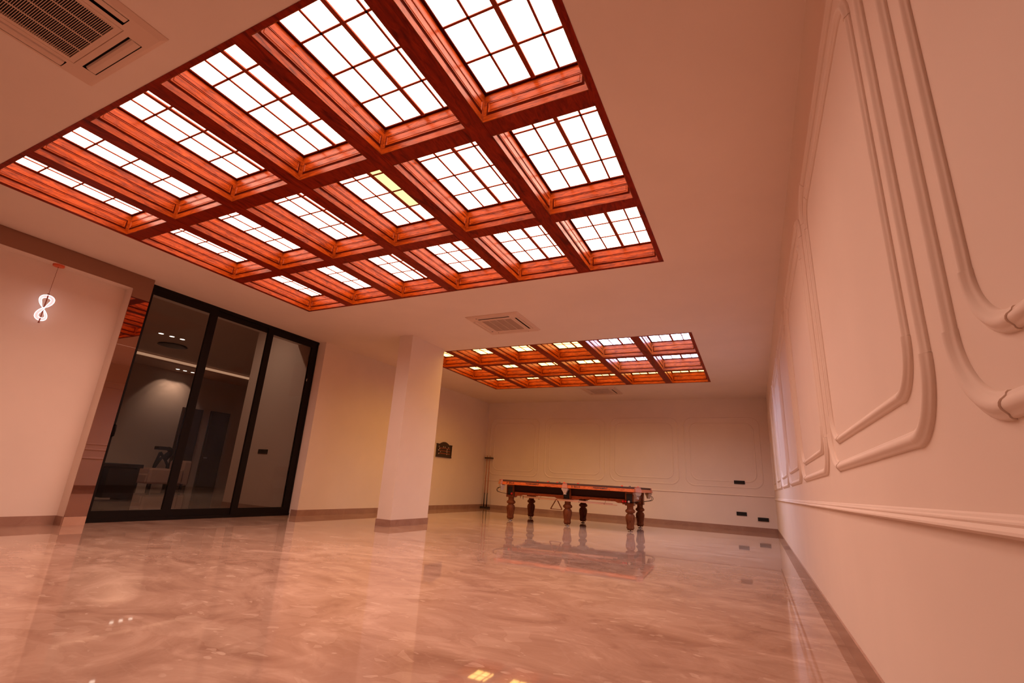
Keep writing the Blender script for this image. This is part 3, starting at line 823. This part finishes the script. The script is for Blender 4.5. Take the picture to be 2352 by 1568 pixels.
# rests under the table
for k, (x0, x1, z, yy, r) in enumerate(((-1.08, 1.02, 0.540, -0.79, 0.011), (-1.0, 1.12, 0.520, -0.825, 0.009))):
    o = thing('rest_stick', tw(0, yy, z), ('long pale rest stick slung under the table front, the upper one', 'long pale rest stick slung under the table front, the lower one')[k], 'rest stick', 'rest sticks under the table', TR)
    MB().tube([(x0, 0, 0.012), (0, 0, 0), (x1, 0, -0.012)], [r * 0.8, r, r], 8).build('shaft', M['rest'], o)
    mb = MB(); mb.tube([(x0, 0, -0.035), (x0, 0, 0.045)], 0.005); mb.tube([(x0, -0.03, 0.005), (x0, 0.03, 0.02)], 0.005)
    mb.build('rest_head', M['wire'], o)
mb = MB()
for x in (-0.62, 0.30, 0.85):
    mb.tube([(x, -0.70, 0.575), (x, -0.76, 0.545), (x, -0.81, 0.505), (x, -0.85, 0.510), (x, -0.85, 0.53)], 0.004, 6)
mb.build('rest_hook', M['wire'], tab)
# triangle rack hanging on the rests
o = thing('triangle_rack', tw(-0.215, -0.805, 0.535), 'brown wooden triangle rack hanging under the middle of the table front', 'triangle rack', None, TR)
T = [(0.0, 0.012), (-0.014, 0.002), (-0.132, -0.195), (-0.124, -0.210), (0.124, -0.210), (0.132, -0.195), (0.014, 0.002), (0.0, 0.012)]
T2 = [(x * 0.88, z * 0.88 - 0.014) for x, z in T]
mb = MB()
for i in range(len(T) - 1):
    q = [T[i], T[i + 1], T2[i + 1], T2[i]]
    mb.prism(q, lambda u, v, dd: (u, dd, v), -0.028, 0.028)
mb.build('rack_frame', M['tleg'], o)
# balls
BR = 0.0262
def ball(x, y, z, mk, name, label, group):
    o = MB().sphere((0, 0, 0), BR).build(name, M[mk], None, tw(x, y, z)); tag(o, label, 'ball', group); return o
tops = [(-0.86, -0.30, 'ballred', 'leftmost red ball on the table top'), (-0.72, 0.10, 'ballblack', 'dark ball just right of the leftmost red ball on the table top'), (-0.64, -0.20, 'ballred', 'second red ball from the left on the table top'),
        (-0.55, 0.25, 'ballred', 'third red ball from the left on the table top'), (-0.36, -0.15, 'ballblack', 'dark ball left of the middle pocket on the table top'), (-0.31, 0.05, 'ballred', 'red ball just left of the middle pocket on the table top'),
        (0.07, -0.1, 'ballred', 'red ball just right of the middle pocket on the table top'), (1.12, -0.28, 'ballred', 'red ball near the right front corner of the table top'), (1.26, -0.1, 'ballblack', 'dark ball near the right front corner of the table top'),
        (1.34, 0.55, 'ballred', 'rightmost red ball, by the end cushion on the table top')]
for x, y, mk, lb in tops: ball(x, y, 0.866 + BR, mk, 'billiard_ball', lb, 'balls on the table top')
zb = 0.566 + BR
ball(-1.345 + 0.034, -0.665 - 0.108, zb, 'ballred', 'billiard_ball', 'red ball in the left ball box of the table front', 'balls in the ball boxes')
ball(1.345 + 0.006, -0.665 - 0.108, zb, 'ballwhite', 'billiard_ball', 'white ball in the right ball box of the table front', 'balls in the ball boxes')
for i, lb in enumerate(('red ball touching the white ball in the right ball box', 'outermost red ball left of the right ball box')):
    ball(1.345 - 0.060 - i * 0.053, -0.665 - 0.112 - 0.01 * i, zb + 0.0005, 'ballred', 'billiard_ball', lb, 'balls in the ball boxes')
tr = MB(); tr.box(1.345 - 0.155, 1.345 - 0.020, -0.665 - 0.15, -0.72, 0.556, 0.5618); tr.build('ball_tray', M['tleg'], tab)

# ================================================================== SCORE BOARD AND CUE RACK
o = thing('score_board', (XL2, 11.82, 1.43), 'dark wooden arched score board on the left wall beyond the column', 'score board')
pl = [(-0.365, 0.0), (0.365, 0.0), (0.365, 0.335), (0.30, 0.335), (0.25, 0.345), (0.16, 0.385), (0.08, 0.41), (0.0, 0.418), (-0.08, 0.41), (-0.16, 0.385), (-0.25, 0.345), (-0.30, 0.335), (-0.365, 0.335)]
MB().prism(pl, lambda u, v, dd: (dd, u, v), 0, 0.02).build('back_board', M['darkwood'], o)
mb = MB()
mb.box(0, 0.035, -0.39, 0.39, -0.02, 0.005); mb.box(0, 0.03, -0.385, -0.345, 0.005, 0.34); mb.box(0, 0.03, 0.345, 0.385, 0.005, 0.34); mb.box(0, 0.034, -0.40, -0.30, 0.335, 0.35); mb.box(0, 0.034, 0.30, 0.40, 0.335, 0.35)
mb.build('frame', M['darkwood'], o)
for z in (0.088, 0.165, 0.235): MB().box(0.02, 0.028, -0.28, 0.29, z - 0.012, z + 0.012).build('score_rail', M['redwood'], o)
sl = [(-0.29, 0.272), (-0.07, 0.272), (0.02, 0.272), (0.20, 0.270), (-0.25, 0.215), (0.13, 0.215), (-0.30, 0.170), (0.12, 0.170), (-0.20, 0.13), (0.13, 0.13), (-0.28, 0.075), (0.13, 0.075)]
for y, z in sl: MB().bevbox(0.02, 0.034, y - 0.008, y + 0.008, z - 0.013, z + 0.013, 0.002).build('score_slider', M['slider'], o)

RX, RY = -7.93, 14.18
o = thing('cue_rack', (RX + 0.0, RY, 0), 'slim dark cue rack standing in the far left corner', 'cue rack')
bx, tx = -0.20, -0.20
MB().bevbox(-0.035, 0.245, -0.06, 0.10, 0.0, 0.045, 0.005).build('base', M['darkwood'], o)
MB().bevbox(-0.035, 0.245, 0.02, 0.125, 1.545, 1.585, 0.005).build('top_holder', M['darkwood'], o)
mb = MB(); mb.tube([(0.235, 0.105, 0.04), (0.235, 0.105, 1.55)], 0.005); mb.tube([(-0.025, 0.105, 0.04), (-0.025, 0.105, 1.55)], 0.005)
mb.build('upright', M['trim'], o)
for k, x in enumerate((0.055, 0.155)):
    c = thing('cue', (RX + x, RY + 0.015, 0.045), ('left billiard cue standing in the corner rack', 'right billiard cue standing in the corner rack')[k], 'billiard cue', 'cues in the corner rack')
    MB().tube([(0, 0, 0), (0, 0.005, 0.42)], [0.0155, 0.0135], 10).build('butt', M['cuebutt'], c)
    MB().tube([(0, 0.005, 0.42), (0, 0.018, 1.60)], [0.0135, 0.008], 10).build('shaft', M['cueshaft'], c)
    MB().tube([(0, 0.018, 1.60), (0, 0.019, 1.63)], [0.007, 0.0055], 10).build('tip', M['slider'], c)

# wall plates on the end wall
def plate(x0, x1, z0, z1, label):
    o = thing('wall_outlet', ((x0 + x1) / 2, YF, (z0 + z1) / 2), label, 'wall outlet', 'black outlet plates on the end wall')
    a, b = (x1 - x0) / 2, (z1 - z0) / 2
    mb = MB()
    for q in ((-a, a, -b, -b + 0.008), (-a, a, b - 0.008, b), (-a, -a + 0.008, -b + 0.008, b - 0.008), (a - 0.008, a, -b + 0.008, b - 0.008)): mb.box(q[0], q[1], -0.020, 0, q[2], q[3])
    mb.build('frame', M['blackplastic'], o)
    MB().box(-a + 0.008, a - 0.008, -0.016, 0, -b + 0.008, b - 0.008).build('cover', M['acdark'], o)
plate(-0.483, -0.225, 1.14, 1.226, 'black outlet plate inside the rightmost panel moulding of the end wall')
plate(-0.475, -0.235, 0.362, 0.452, 'black outlet plate low on the end wall, the left one of the lower two')
plate(0.010, 0.255, 0.262, 0.350, 'black outlet plate low on the end wall, nearest the right corner')
